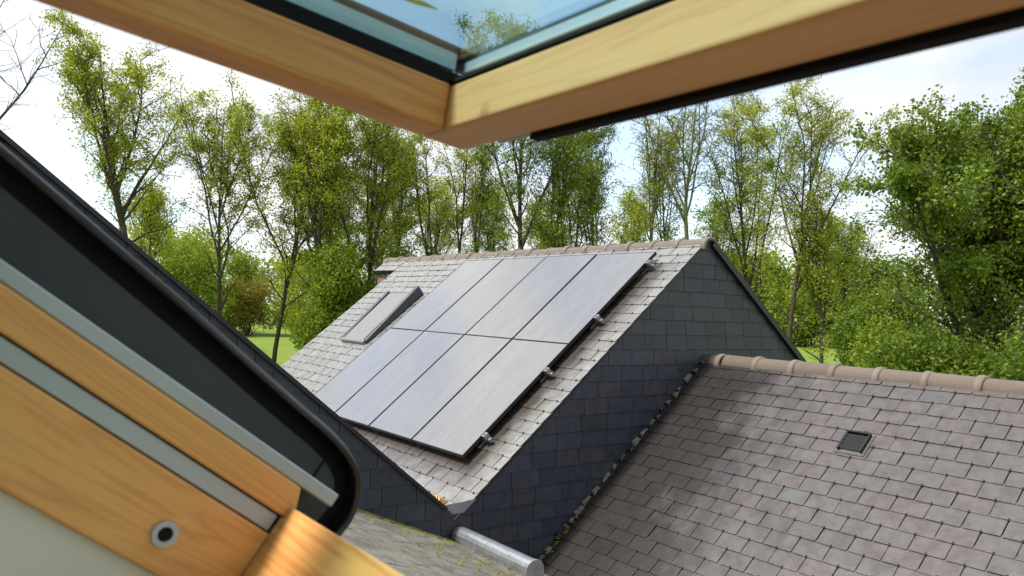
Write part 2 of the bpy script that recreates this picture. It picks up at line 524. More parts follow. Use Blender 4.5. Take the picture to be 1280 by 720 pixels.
def left_line(x): return -1.016 - 0.809 * (x - 2.789)
def front_line(x): return 0.8337 * x - 5.104
def back_line(x): return 0.784 - 0.744 * (x - 7.302)

wall_poly = [(-4.4, GROUND), (-4.4, -0.75), (-1.0, left_line(-1.0) - .02), (3.76, left_line(3.76) - .02), (3.93, front_line(3.93) - .02), (7.174, 0.84), (11.2, back_line(11.2) - .03), (11.2, GROUND)]
def extrude_y(poly, y0, y1):
    return MB().hexa([(x, y0, z) for x, z in poly], [(x, y1, z) for x, z in poly])
gw = link('gable_wall', extrude_y(wall_poly, GY + .02, GY + .30).mesh('gable_wall'), house, M['underlay'])
link('far_wall', extrude_y([(x, z - .1 if z > GROUND else z) for x, z in wall_poly], 12.45, 12.72).mesh('far_wall'), house, M['brick'])
link('side_wall', MB().box(10.9, 11.18, GY + .31, 12.44, GROUND, -2.3).mesh('side_wall'), house, M['brick'])
link('side_wall', MB().box(-4.39, -4.1, GY + .31, 12.44, GROUND, -1.0).mesh('side_wall'), house, M['brick'])

# slates hung on the gable, cut to the rakes
def clip(poly, f):
    outp = []
    for i in range(len(poly)):
        a, b = poly[i], poly[(i + 1) % len(poly)]
        fa, fb = f(*a), f(*b)
        if fa >= 0: outp.append(a)
        if fa * fb < 0:
            k = fa / (fa - fb)
            outp.append((a[0] + k * (b[0] - a[0]), a[1] + k * (b[1] - a[1])))
    return outp
rd = random.Random(3)
WH = 0.163
row = 0
z = -3.0
hidden = MB()
while z < 0.9:
    x = 0.1 + (0.165 if row % 2 else 0) + rd.uniform(-.02, .02)
    while x < 11.0:
        wd = rd.choice((0.30, 0.33, 0.33, 0.34, 0.36)) if row % 7 else rd.choice((0.22, 0.33, 0.28))
        j = lambda a: rd.uniform(-a, a)
        poly = [(x + .003, z + j(.004)), (x + wd - .003, z + j(.004)), (x + wd - .003, z + WH + .012), (x + .003, z + WH + .012)]
        cx = x + wd / 2
        x += wd
        e = .012
        if max(q[1] for q in poly) < -1.83: pass
        elif cx < 3.85: poly = clip(poly, lambda a, b: left_line(a) - e - b)
        else:
            poly = clip(poly, lambda a, b: front_line(a) - e - b)
            if len(poly) > 2: poly = clip(poly, lambda a, b: back_line(a) - e - b)
        if len(poly) < 3: continue
        # behind the mossy roof or the lower roof, or beyond the window jamb
        top = max(q[1] for q in poly)
        if cx < 4.73 and top < -1.74 - .4245 * (cx - 2.9) - .05: continue
        if 4.73 <= cx < 7.2 and top < -.559 - .819 * (7.09 - cx) - .05: continue
        if cx >= 7.2 and top < -.5 - .75 * (cx - 7.2) - .05: continue
        zb = min(q[1] for q in poly)
        dy = lambda b: GY - .004 - .012 * (1 - (b - zb) / (WH + .012))
        jit = rd.uniform(0, .003)
        sm = MB().hexa([(a, dy(b) - .006 - jit, b) for a, b in poly], [(a, dy(b) + .002 - jit, b) for a, b in poly])
        area = (max(q[0] for q in poly) - min(q[0] for q in poly)) * (top - zb)
        if area < .004 or cx < 2.0 or cx > 9.6:
            hidden.add(sm.v, sm.f)
        else:
            link('slate', sm.mesh('slate'), gw, M['slate_wall'])
    z += WH
    row += 1
if hidden.v:
    o = link('slate_offcuts', hidden.mesh('slate_offcuts'), gw, M['slate_wall']); o['kind'] = 'stuff'

# roof: front slope under the panels
roof = slab('roof_slope', house, FPV, -12.80, -5.90, 0.0, SL - .02, M['underlay'], 0.08)
FI = FPV.inverted()
PV_Y0, PV_Y1, PV_S0, PV_S1 = 6.34, 10.39, 2.30, 5.69                 # panel field, s measured from the eye's foot point
S_OFF = 3.93 * math.cos(TH) + (0.8337 * 3.93 - 5.104) * math.sin(TH)  # s of the eaves point
def covered(x, s_):
    y, ss = -x, s_ + S_OFF
    return PV_Y0 + .25 < y < PV_Y1 - .25 and PV_S0 + .25 < ss < PV_S1 - .2
def under_sky(x, s_):
    return 10.86 < -x < 11.62 and 3.72 < s_ + S_OFF < 4.66
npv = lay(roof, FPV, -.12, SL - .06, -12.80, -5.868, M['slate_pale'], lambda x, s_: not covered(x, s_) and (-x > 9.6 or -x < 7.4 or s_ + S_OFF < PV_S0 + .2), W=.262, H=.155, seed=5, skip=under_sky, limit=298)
# the overhanging end of the ridge with its brick stub
ext = slab('roof_end', house, FPV, -13.62, -12.81, SL - .42, SL - .02, M['underlay'], 0.07)
lay(ext, FPV, SL - .42, SL - .06, -13.64, -12.82, M['slate_pale'], lambda x, s_: True, H=.155, seed=8)
rm = MB()
link('brick_stub', MB().box(6.62, 6.90, 12.74, 13.05, -.6, .46).mesh('brick_stub'), house, M['brick'])
link('soffit', MB().box(6.80, 7.1, 12.83, 13.58, .47, .52).mesh('soffit'), house, M['verge'])
# back slope and the second pitched roof
BA = math.atan(0.744)
FB = pitch_frame(11.25, back_line(11.25), BA, -1)
SB = (11.25 - 7.174) / math.cos(BA)
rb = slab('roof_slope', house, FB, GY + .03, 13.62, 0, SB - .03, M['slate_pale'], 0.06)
LA = math.atan(0.809)
FL = pitch_frame(3.77, left_line(3.77), LA, -1)
rl = slab('roof_slope', house, FL, GY + .03, 12.80, 0.0, (3.77 + 1.0) / math.cos(LA) - .03, M['slate_pale'], 0.05, 0.0)
FL2 = pitch_frame(-4.6, left_line(-1) - .809 * 3.6, LA, 1)
slab('roof_slope', house, FL2, -12.80, -5.87, 0.0, 3.6 / math.cos(LA) - .03, M['slate_pale'], 0.05, 0.0)
ridge(house, -1.0, left_line(-1.0) - .06, 5.86, 12.8, .42, .11, seed=4)
# verges
def verge(name, xa, za, xb, zb, wd, ht, y, mat=M['verge']):
    return link(name, bar((xa, y, za), (xb, y, zb), wd, ht, (0, 1, 0)).mesh(name), house, mat)
verge('verge_trim', 3.95, front_line(3.95) - .012, 7.12, front_line(7.12) - .012, .018, .05, GY - .006)
verge('verge_trim', 7.22, back_line(7.22) - .012, 11.2, back_line(11.2) - .012, .07, .09, GY - .022)
verge('verge_trim', -1.0, left_line(-1.0) - .005, 3.74, left_line(3.74) - .005, .03, .07, GY - .014)
# ridge
ridge(house, 7.174, 0.775, 5.84, 13.72, .405, .115, seed=2)
# valley gutter end: zinc apron folded into the notch, split fascia board beside it
va = MB()
ap = [(3.70, -1.752), (3.80, -1.838), (3.925, -1.842), (4.06, -1.730), (3.90, -1.745)]
va.hexa([(x, GY - .035, z) for x, z in ap], [(x, GY - .020, z - .004) for x, z in ap])
va.hexa([(3.80, GY - .019, -1.846), (3.925, GY - .019, -1.85), (4.05, GY - .019, -1.746), (4.04, GY - .019, -1.75), (3.92, GY - .019, -1.842), (3.80, GY - .019, -1.84)][::1],
        [(3.80, GY + .3, -1.846), (3.925, GY + .3, -1.85), (4.05, GY + .3, -1.746), (4.04, GY + .3, -1.75), (3.92, GY + .3, -1.842), (3.80, GY + .3, -1.84)])
link('valley_gutter', va.mesh('valley_gutter'), house, M['zinc'])
link('valley_gutter', MB().box(3.76, 3.94, GY + .36, 12.7, -1.84, -1.80).mesh('valley_gutter'), house, M['zinc'])
fb = MB()
rd = random.Random(5)
for k in range(7):
    y = GY - .02 + k * .055
    x = 3.67 + rd.uniform(-.012, .012)
    fb.hexa([(x, y, -1.735), (x + .05, y + .03, -1.775), (x + .10 + rd.uniform(0, .04), y + .045, -1.745), (x + .03, y + .05, -1.70 + rd.uniform(-.01, .01))],
            [(x + .01, y + .04, -1.72), (x + .06, y + .07, -1.75), (x + .11, y + .08, -1.73), (x + .04, y + .085, -1.69)])
link('split_board', fb.mesh('split_board'), house, M['raw_wood'])

# roof window on that slope: a wedge, higher at its top end, with a heavy dark side member
sk = slab('skylight', house, FPV, -11.66, -10.86, 3.74 - S_OFF, 4.92 - S_OFF, M['skylight_side'], 0.04, 0.045)
def wedge(x0, x1, s0, s1, h0, h1, b0=0.0, b1=0.0):
    mm = MB().hexa([(x0, s0, b0), (x1, s0, b0), (x1, s1, b1), (x0, s1, b1)], [(x0, s0, h0), (x1, s0, h0), (x1, s1, h1), (x0, s1, h1)])
    return mm
def local(name, mm, parent, mat, bevel=0.006):
    me = mm.mesh(name, bevel, 2)
    me.transform(FPV)
    return link(name, me, parent, mat)
a, b = 3.74 - S_OFF, 4.86 - S_OFF
local('sash_cover', wedge(-11.66, -10.88, a, b, .055, .12, .046, .046), sk, M['skylight_side'])
local('shutter_face', wedge(-11.62, -10.94, a + .0, b - .03, .062, .127, .0565, .1215), sk, M['skylight_top'], .002)
local('bottom_cap', wedge(-11.68, -10.86, a - .05, a - .003, .068, .075, .01, .01), sk, M['skylight_top'], .012)
local('side_member', wedge(-10.875, -10.80, a - .02, b + .10, .075, .185, .012, .012), sk, M['skylight_side'], .018)
local('side_member', wedge(-11.74, -11.67, a - .02, b, .06, .15, .012, .012), sk, M['skylight_side'], .01)
local('head_flashing', wedge(-11.70, -10.89, b + .006, b + .10, .05, .03, .008, .008), sk, M['verge'], .004)

# ================================================================ solar panels, each one a thing
PW, PH = 1.0125, 1.695
cols = ['the column next to the gable verge', 'the second column from the gable verge', 'the third column from the gable verge', 'the column next to the skylight']
rows_ = ['lower solar panel above the valley, in ', 'upper solar panel under the ridge tiles, in ']
gm = MB().box(-.488, .488, .0075, 1.6815, -.006, .0005).mesh('glass'); gm.materials.append(M['solar'])
fm = MB()
fm.box(-.500, -.4885, 0, 1.689, -.035, .002).box(.4885, .500, 0, 1.689, -.035, .002)
fm.box(-.488, .488, 0, .007, -.035, .002).box(-.488, .488, 1.682, 1.689, -.035, .002)
fmm = fm.mesh('frame'); fmm.materials.append(M['module_frame'])
bmm = MB().box(-.488, .488, .0075, 1.6815, -.030, -.008).mesh('backsheet'); bmm.materials.append(M['black'])
rd = random.Random(12)
for r_ in range(2):
    for c_ in range(4):
        ctr = -(PV_Y0 + PW * (c_ + .5))
        mw = FPV @ Matrix.Translation((ctr, PV_S0 - S_OFF + r_ * PH + .006, .12 + rd.uniform(-.001, .001))) @ Matrix.Rotation(rd.gauss(0, .0012), 4, 'X') @ Matrix.Rotation(rd.gauss(0, .0012), 4, 'Y')
        th_ = bpy.data.objects.new('solar_panel', None)
        C.objects.link(th_); th_.matrix_world = mw; WORLD[th_.name] = mw.copy(); th_.empty_display_size = .2
        tag(th_, rows_[r_] + cols[c_], 'solar panel', 'solar panels in two rows on the slate roof')
        for nm, me in (('glass', gm), ('frame', fmm), ('backsheet', bmm)):
            link(nm, me, th_, None, mw)
rail_names = ['lowest aluminium mounting rail under the lower solar panels', 'second aluminium mounting rail up, under the lower solar panels', 'third aluminium mounting rail up, under the upper solar panels', 'topmost aluminium mounting rail, close to the ridge tiles']
for k, ss in enumerate((2.604, 3.58, 4.467, 5.481)):
    s_ = ss - S_OFF
    e = thing('mounting_rail', rail_names[k], 'rail', tuple(FPV @ Vector((-8.3, s_, .02))), 'rails that carry the solar panels')
    def rl_(name, mm, mat, bv=0.002):
        me = mm.mesh(name, bv, 1); me.transform(FPV)
        return link(name, me, e, mat)
    rl_('rail', MB().box(-10.45, -6.25, s_ - .02, s_ + .02, .04, .08), M['rail'])
    rl_('end_clamp', MB().box(-6.335, -6.285, s_ - .03, s_ + .03, .081, .128), M['rail'])
    rl_('bolt', MB().box(-6.319, -6.301, s_ - .009, s_ + .009, .129, .142), M['rail'])
    rl_('roof_hook', MB().box(-6.40, -6.37, s_ - .10, s_ + .02, .02, .039), M['rail'])
    rl_('roof_hook', MB().box(-9.0, -8.97, s_ - .10, s_ + .02, .02, .039), M['rail'])

# ================================================================ lower house, on the right
TR = R(39.3)
RX, RZ = 7.20, -0.559 + math.tan(TR) * (7.20 - 7.09)
EX = 4.70
FR = pitch_frame(EX, RZ - math.tan(TR) * (RX - EX), TR, 1)
SR = (RX - EX) / math.cos(TR)
low = thing('lower_house', 'lower house with brownish slate roof leaning against the slate-hung gable', 'house', (7.2, 1.0, GROUND))
lr = slab('roof_slope', low, FR, -5.875, 6.0, 0, SR - .01, M['underlay'], 0.08)
so = EX * math.cos(TR) + (RZ - math.tan(TR) * (RX - EX)) * math.sin(TR)
def seen_r(x, s_):
    y, ss = -x, s_ + so
    return y > 2.0 + max(0, (3.3 - ss)) * 1.35 - .25
def vent_gap(x, s_): return 3.52 < -x < 3.76 and 4.16 < s_ + so < 4.36
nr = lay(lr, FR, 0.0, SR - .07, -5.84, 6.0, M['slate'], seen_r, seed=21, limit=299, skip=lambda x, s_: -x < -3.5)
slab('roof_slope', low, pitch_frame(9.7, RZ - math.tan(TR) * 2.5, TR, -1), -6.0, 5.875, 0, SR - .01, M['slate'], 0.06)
ridge(low, RX, RZ - .075, -6.0, 5.60, .445, .112, seed=6)
link('ridge_tile', ridge_tile_mesh(.235, .108, 3), low, None, Matrix.Translation((RX, 5.845, RZ - .075)) @ Matrix.Rotation(R(-90), 4, 'Z'))
link('wall', MB().box(4.9, 9.5, -5.8, 5.87, GROUND, -2.75).mesh('wall'), low, M['brick'])
# soakers and mortar crumbs along the gable
rd = random.Random(31)
s_ = .05
crumb = 0
while s_ < SR - .05:
    ln = rd.uniform(.05, .13)
    wd = rd.uniform(.018, .06)
    mm = MB().hexa([(-5.875 - rd.uniform(0, .01), s_, .012), (-5.875 + wd, s_ + rd.uniform(-.02, .02), .014), (-5.875 + wd * rd.uniform(.7, 1), s_ + ln, .012), (-5.88, s_ + ln, .012)],
                   [(-5.875, s_ + .01, rd.uniform(.025, .06)), (-5.875 + wd * .8, s_ + .015, rd.uniform(.022, .04)), (-5.875 + wd * .7, s_ + ln - .01, rd.uniform(.022, .04)), (-5.878, s_ + ln - .01, rd.uniform(.02, .05))])
    me = mm.mesh('soaker', .003, 1); me.transform(FR)
    link('soaker', me, low, M['mortar'] if rd.random() < .45 else M['slate'])
    s_ += ln + rd.uniform(.0, .09)
# louvred vent tile
vt = 4.225 - so
vm = MB().box(-3.78, -3.51, vt - .03, vt + .235, .0, .022)
me = vm.mesh('vent_tile', .003, 1); me.transform(FR)
ve = link('vent_tile', me, low, M['slate'])
def vpart(name, mm, mat):
    me = mm.mesh(name); me.transform(FR); return link(name, me, ve, mat)
vpart('opening', MB().box(-3.735, -3.55, vt + .02, vt + .19, .0225, .027), M['black'])
fmv = MB().box(-3.755, -3.736, vt + .0, vt + .2, .0226, .05).box(-3.549, -3.535, vt + .0, vt + .2, .0226, .05).box(-3.756, -3.534, vt + .2005, vt + .215, .0226, .056)
vpart('frame', fmv, M['hook'])
for k in range(4):
    y = vt + .012 + k * .045
    vpart('louvre', MB().hexa([(-3.735, y, .028), (-3.55, y, .028), (-3.55, y + .03, .046), (-3.735, y + .03, .046)], [(-3.735, y - .001, .032), (-3.55, y - .001, .032), (-3.55, y + .029, .050), (-3.735, y + .029, .050)]), M['hook'])

# ================================================================ own house: roof around the window, mossy lower roof, attic
own = thing('attic_house', 'house with mossy slate roof below the open window', 'house', (0.0, 1.0, GROUND))
MP = math.atan(0.4245)
FM = pitch_frame(4.72, -0.476 - .4245 * 4.72, MP, -1)
SM = (4.72 - 1.443) / math.cos(MP)
mr = slab('roof_slope', own, FM, -4.0, 5.875, 0, SM, M['underlay'], 0.08)
nm_ = lay(mr, FM, 0.0, SM, -4.0, 5.84, M['slate_moss'], lambda x, s_: x > 3.6 and s_ < 2.1, seed=41, hook=False, limit=200)
WF = R(36.44)
FW = basis((0, 0, 0), (0, -1, 0), (math.cos(WF), 0, -math.sin(WF)), (math.sin(WF), 0, math.cos(WF)))   # x = -Y, y down the slope, z out of the roof
def wslab(name, x0, x1, y0, y1, z0, z1, parent, mat):
    me = MB().box(x0, x1, y0, y1, z0, z1).mesh(name); me.transform(FW)
    return link(name, me, parent, mat)
US = 1.443 / math.cos(WF)
UF = basis(FW @ Vector((0, US, -.034)), (0, 1, 0), (-math.cos(WF), 0, math.sin(WF)), (math.sin(WF), 0, math.cos(WF)))
ur = wslab('roof_slope', -5.875, -.80, -4.2, US, -.16, -.035, own, M['underlay'])
lay(ur, UF, 0.0, 3.6, .80, 5.84, M['slate_moss'], lambda x, s_: False, seed=51, hook=False)
wslab('roof_slope', .50, 4.0, -4.2, US, -.16, -.035, own, M['slate_moss'])
wslab('roof_slope', -.7999, .4999, -4.2, -.60, -.16, -.035, own, M['slate_moss'])
ul = wslab('roof_slope', -.7999, .4999, .46, US, -.16, -.035, own, M['underlay'])
lay(ul, UF, 0.0, US - .47, -.50, .80, M['slate_moss'], lambda x, s_: False, seed=52, hook=False)
# plaster reveal and sloping ceiling
wslab('window_reveal', -.80, -.708, -.60, .46, -.55, -.0925, own, M['plaster'])
wslab('window_reveal', .458, .50, -.60, .46, -.55, -.0925, own, M['plaster'])
wslab('window_reveal', -.7075, .4575, .415, .46, -.55, -.0925, own, M['plaster'])
wslab('window_reveal', -.7075, .4575, -.60, -.56, -.55, -.0925, own, M['plaster'])
wslab('ceiling', -5.8, -.801, -3.0, 1.6, -.30, -.165, own, M['plaster'])
wslab('ceiling', .501, 3.9, -3.0, 1.6, -.30, -.165, own, M['plaster'])
wslab('ceiling', -.80, .50, .4605, 1.6, -.30, -.165, own, M['plaster'])
wslab('ceiling', -.80, .50, -3.0, -.601, -.30, -.165, own, M['plaster'])
link('floor', MB().box(-4.0, 1.6, -3.9, 5.8, -1.75, -1.65).mesh('floor'), own, M['wood_y'])
link('wall', MB().box(-4.0, 1.6, 5.70, 5.86, GROUND, -1.66).mesh('wall'), own, M['plaster'])
link('wall', MB().box(1.62, 4.4, -3.9, 5.86, GROUND, -2.55).mesh('wall'), own, M['brick'])
link('wall', MB().box(-4.2, -4.01, -4.0, 5.86, GROUND, 2.6).mesh('wall'), own, M['plaster'])
link('wall', MB().box(-4.0, 1.6, -4.0, -3.91, GROUND, 2.6).mesh('wall'), own, M['plaster'])

# zinc channel cover lying in the valley below the notch
zc = thing('gutter_cover', 'half-round zinc gutter cover lying in the valley below the gable notch', 'gutter', (3.88, 5.3, -2.15))
def half_round(y0, y1, x, z0, r_, n=10, flat=1.0):
    pts = [(x + r_ * math.cos(math.pi * i / n), z0 + flat * r_ * math.sin(math.pi * i / n)) for i in range(n + 1)]
    pts = [(x + r_, z0 - .075)] + pts + [(x - r_, z0 - .075)]
    return pts
pts = half_round(0, 0, 3.88, -2.035, .085, 8, .95)
shell = MB()
inn = [(3.88 + (x - 3.88) * .95, -2.11 + (z + 2.11) * .95) for x, z in pts]
for (y, k) in ((5.86, 0), (4.80, 1)):
    pass
nn = len(pts)
vs = [(x, 5.86, z) for x, z in pts] + [(x, 4.80, z) for x, z in pts] + [(x, 5.86, z) for x, z in inn] + [(x, 4.80, z) for x, z in inn]
fs = []
for i in range(nn - 1):
    fs += [(i, i + 1, nn + i + 1, nn + i), (2 * nn + i, 3 * nn + i, 3 * nn + i + 1, 2 * nn + i + 1), (i, 2 * nn + i, 2 * nn + i + 1, i + 1), (nn + i, nn + i + 1, 3 * nn + i + 1, 3 * nn + i)]
fs += [(0, nn, 3 * nn, 2 * nn), (nn - 1, 3 * nn - 1, 4 * nn - 1, 2 * nn - 1)]
shell.add(vs, fs)
link('shell', shell.mesh('shell'), zc, M['zinc'])
cap = MB().hexa([(3.88 + (x - 3.88) * 1.06, 4.798, -2.11 + (z + 2.11) * 1.04) for x, z in pts], [(3.88 + (x - 3.88) * 1.06, 4.772, -2.11 + (z + 2.11) * 1.04) for x, z in pts])
link('end_cap', cap.mesh('end_cap', .003, 1), zc, M['zinc'])
link('end_cap', MB().hexa([(3.88 + (x - 3.88) * .94, 5.859, -2.11 + (z + 2.11) * .94) for x, z in pts], [(3.88 + (x - 3.88) * .94, 5.84, -2.11 + (z + 2.11) * .94) for x, z in pts]).mesh('end_cap'), zc, M['zinc'])

# moss and leaf litter along that valley and the foot of the gable
def bits(name, spots, size, mat, label, cat, seed, flat=.5):
    rd = random.Random(seed)
    mm = MB()
    for (x, y, z_) in spots:
        r_ = size * rd.uniform(.4, 1.3)
        k = 6
        ring = [(x + r_ * math.cos(6.283 * i / k + r_ * 99) * rd.uniform(.7, 1.2), y + r_ * math.sin(6.283 * i / k + r_ * 99) * rd.uniform(.7, 1.2), z_ + rd.uniform(0, r_ * .2)) for i in range(k)]
        mm.add(ring + [(x + rd.uniform(-.2, .2) * r_, y, z_ + r_ * flat)], [(i, (i + 1) % k, k) for i in range(k)])
    o = link(name, mm.mesh(name), None, mat)
    o['kind'] = 'stuff'; o['label'] = label; o['category'] = cat
    return o
rd = random.Random(77)
mz = lambda x: -0.476 - .4245 * x + .014
sp = []
for i in range(700):
    x = rd.uniform(2.7, 4.5); y = 5.88 - abs(rd.gauss(0, .10)) - .01
    sp.append((x, y, mz(x)))
for i in range(150):
    x = rd.uniform(2.6, 4.5); y = rd.uniform(4.2, 5.85)
    sp.append((x, y, mz(x)))
for i in range(60):
    q = rd.uniform(0.05, .8); v = FR @ Vector((-5.86 + abs(rd.gauss(0, .03)), q, .015)); sp.append(tuple(v))
bits('moss', sp, .021, M['moss'], 'yellow-green moss clumps along the foot of the gable', 'moss', 1)
sp = []
for i in range(420):
    x = 4.25 + rd.gauss(0, .22); y = rd.uniform(3.6, 5.85)
    zz = max(mz(x), RZ - math.tan(TR) * (RX - x) + .014)
    sp.append((x, y, zz))
bits('leaf_litter', sp, .022, M['litter'], 'reddish brown leaf litter gathered in the roof valley', 'leaves', 2, .35)

# ================================================================ the roof window we look through
win = thing('roof_window', 'open pine roof window with dark aluminium cladding', 'window', (.30, .12, -.30))
def wp(name, mm, parent, mat, F=FW, bevel=.0025, seg=2, smooth=False):
    o = link(name, mm.mesh(name, bevel, seg, smooth), parent, mat, F.copy())
    return o
YJ = .70
frm = wp('window_frame', MB().box(-YJ - .045, -YJ, -.58, .3350, -.0915, -.0185), win, M['wood_y'])   # left jamb
frm['label'] = 'fixed pine frame of the window with grey tracks'
wp('track', MB().box(-YJ - .045, -YJ - .003, -.58, .332, -.0172, -.0016), frm, M['alu'], bevel=.001, seg=1)
wp('track_seal', MB().box(-YJ - .046, -YJ - .0055, -.58, .3353, -.0184, -.0003), frm, M['black'], bevel=0)
ws = MB().hexa([(-YJ - .045, -.58, .0002), (-YJ, -.58, .0002), (-YJ, .348, .0002), (-YJ - .045, .348, .0002)], [(-YJ - .045, -.58, .0300), (-YJ, -.58, .0300), (-YJ, .334, .0300), (-YJ - .045, .334, .0300)])
wp('glazing_bead', ws, frm, M['wood_y'])
wp('track', MB().box(-YJ - .045, -YJ - .002, -.58, .372, .0306, .0434), frm, M['alu'], bevel=.001, seg=1)
wp('bottom_rail', MB().box(-YJ + .0002, .45, .3354, .402, -.0915, .011).box(-YJ - .045, -YJ, .3354, .402, -.0915, -.0004), frm, M['wood_x'], bevel=.0015, seg=1)
wp('drip_edge', MB().box(-YJ - .04, .45, .4025, .418, -.03, .0095), frm, M['dark_plate'], bevel=.001, seg=1)
wp('side_rail', MB().box(.4505, .495, -.58, .402, -.0915, .03), frm, M['wood_y'])
wp('top_rail', MB().box(-YJ + .0005, .45, -.64, -.582, -.0915, .03), frm, M['wood_x'])
# bolt socket
def ring(cx, cy, cz, r0, r1, depth, n=20):
    mm = MB()
    a = [(cx, cy + r1 * math.cos(6.2832 * i / n), cz + r1 * math.sin(6.2832 * i / n)) for i in range(n)]
    b = [(cx + depth, y, z) for _, y, z in a]
    c_ = [(cx + depth, cy + r0 * math.cos(6.2832 * i / n), cz + r0 * math.sin(6.2832 * i / n)) for i in range(n)]
    d = [(cx + depth * .15, y, z) for _, y, z in c_]
    mm.add(a + b + c_ + d, [(i, (i + 1) % n, n + (i + 1) % n, n + i) for i in range(n)] + [(n + i, n + (i + 1) % n, 2 * n + (i + 1) % n, 2 * n + i) for i in range(n)] + [(2 * n + i, 2 * n + (i + 1) % n, 3 * n + (i + 1) % n, 3 * n + i) for i in range(n)])
    hole = MB().add([(cx + depth * .16, y, z) for _, y, z in c_], [tuple(range(n))])
    return mm, hole
a, b = ring(-YJ + .0006, .2535, -.061, .0064, .0108, .003)
bs = wp('bolt_socket', a, frm, M['alu'], bevel=0)
wp('socket_hole', b, frm, M['black'], bevel=0)
# dark cladding plate with its rounded end and the bulb gasket round it
K = .755
rim_uw = [(-.70, .180), (-.30, .170), (-.048, .158), (.094, .150), (.234, .142), (.390, .130), (.454, .126), (.502, .117), (.534, .099), (.553, .072), (.560, .045), (.559, .023), (.552, -.02)]
# smooth the path
def catmull(P, n=5):
    o = []
    for i in range(len(P) - 1):
        p0, p1, p2, p3 = P[max(i - 1, 0)], P[i], P[i + 1], P[min(i + 2, len(P) - 1)]
        for k in range(n):
            t_ = k / n
            o.append(tuple(.5 * (2 * p1[d] + (p2[d] - p0[d]) * t_ + (2 * p0[d] - 5 * p1[d] + 4 * p2[d] - p3[d]) * t_ ** 2 + (3 * p1[d] - p0[d] - 3 * p2[d] + p3[d]) * t_ ** 3) for d in range(2)))
    o.append(P[-1])
    return o
path = [(u * K, v * K) for u, v in catmull(rim_uw, 6)]
def offset(P, d):
    o = []
    for i in range(len(P)):
        a, b = P[max(i - 1, 0)], P[min(i + 1, len(P) - 1)]
        tx, ty = b[0] - a[0], b[1] - a[1]
        l_ = math.hypot(tx, ty)
        o.append((P[i][0] + d * ty / l_, P[i][1] - d * tx / l_))      # positive = towards the inside of the plate
    return o
low_edge = [(.42, -.03), (-.55, -.03)]
inner = offset(path, .024)
plate = MB()
poly = [(u, v) for u, v in inner] + [(.408, -.03), (-.56, -.03)]
plate.hexa([(-K, u, v) for u, v in poly], [(-K - .004, u, v) for u, v in poly])
pl = wp('cladding', plate, win, M['dark_plate'], bevel=0)
pl['label'] = 'anthracite aluminium side cladding with rounded lower end'
def sweep(P, prof, closed=True):
    """prof: list of (out, x) offsets, out = towards the inside of the plate."""
    mm = MB()
    rings = []
    offs = {}
    for o_, x_ in prof:
        rings.append([(x_, u, v) for u, v in offset(P, o_)])
    n, k = len(P), len(prof)
    vs = [rings[j][i] for i in range(n) for j in range(k)]
    fs = [(i * k + j, i * k + (j + 1) % k, (i + 1) * k + (j + 1) % k, (i + 1) * k + j) for i in range(n - 1) for j in range(k)]
    mm.add(vs, fs)
    return mm
# channel wall standing out behind, bulb on its edge
bulb = [(.0065 + .0042 * math.cos(6.2832 * i / 10), -K + .014 + .005 * math.sin(6.2832 * i / 10)) for i in range(10)]
wp('bulb_gasket', sweep(path, bulb), pl, M['rim'], bevel=0, smooth=True)
lip = [(.003, -K - .004), (.003, -K + .010), (.0085, -K + .010), (.0085, -K - .004)]
wp('lip', sweep(path, lip), pl, M['black'], bevel=0)
chan = [(.0085, -K - .006), (.0085, -K - .002), (.026, -K + .0005), (.026, -K - .006)]
wp('shadow_gap', sweep(path, chan), pl, M['black'], bevel=0)
wp('corner_joint', MB().box(-K + .0005, -K + .0015, .362, .364, .046, .088), pl, M['black'], bevel=0)

# sash, tilted out
SF = R(8.086)
FS = basis((0, 0, 0), (0, -1, 0), (math.cos(SF), 0, -math.sin(SF)), (math.sin(SF), 0, math.cos(SF)))
W0, W1 = .2265, .2738
YO, YI = .7005, .6546
UI, UO = .3696, .4215
TOP = -.50
sash = wp('sash', MB().box(-YO, -YI, TOP, UI, W0, W1), win, M['sash_y'], FS, .004, 3)
sash['label'] = 'tilted pine sash with double glazing'
wp('bottom_rail', MB().box(-YO, .45, UI + .0004, UO, W0, W1), sash, M['sash_x'], FS, .004, 3)
wp('side_rail', MB().box(.4505, .496, TOP, UO, W0, W1), sash, M['sash_y'], FS, .004, 3)
wp('top_rail', MB().box(-YO, .496, TOP - .05, TOP - .0004, W0, W1), sash, M['sash_x'], FS, .004, 3)
wp('gasket', MB().box(-YI - .01, -YI - .001, TOP, UI, W1 + .0004, W1 + .0105), sash, M['black'], FS, 0)
wp('gasket', MB().box(-YI - .01, .45, UI - .001, UI + .01, W1 + .0004, W1 + .0038), sash, M['black'], FS, 0)
G0 = W1 + .011
wp('glass_pane', MB().box(-YI - .012, .47, TOP, UI + .014, G0, G0 + .004), sash, M['glass'], FS, 0)
wp('glass_pane', MB().box(-YO - .004, .49, TOP, UO + .004, G0 + .0215, G0 + .0255), sash, M['glass'], FS, 0)
wp('spacer', MB().box(-YI - .014, -YI - .004, TOP, UI + .003, G0 + .0045, G0 + .021), sash, M['spacer'], FS, 0)
wp('spacer', MB().box(-YI - .0035, .46, UI + .012, UI + .020, G0 + .0045, G0 + .015), sash, M['alu'], FS, 0)
wp('edge_trim', MB().box(-YO - .01, -YI - .003, TOP, UO + .01, G0 + .0258, G0 + .0288), sash, M['seal'], FS, 0)
wp('edge_trim', MB().box(-YI - .0025, .49, UI + .028, UO + .012, G0 + .0258, G0 + .0318), sash, M['dark_plate'], FS, 0)
wp('outer_cladding', MB().box(-.585, .49, UO + .0006, UO + .012, W0 - .0045, G0 + .021), sash, M['black'], FS, .001, 1)
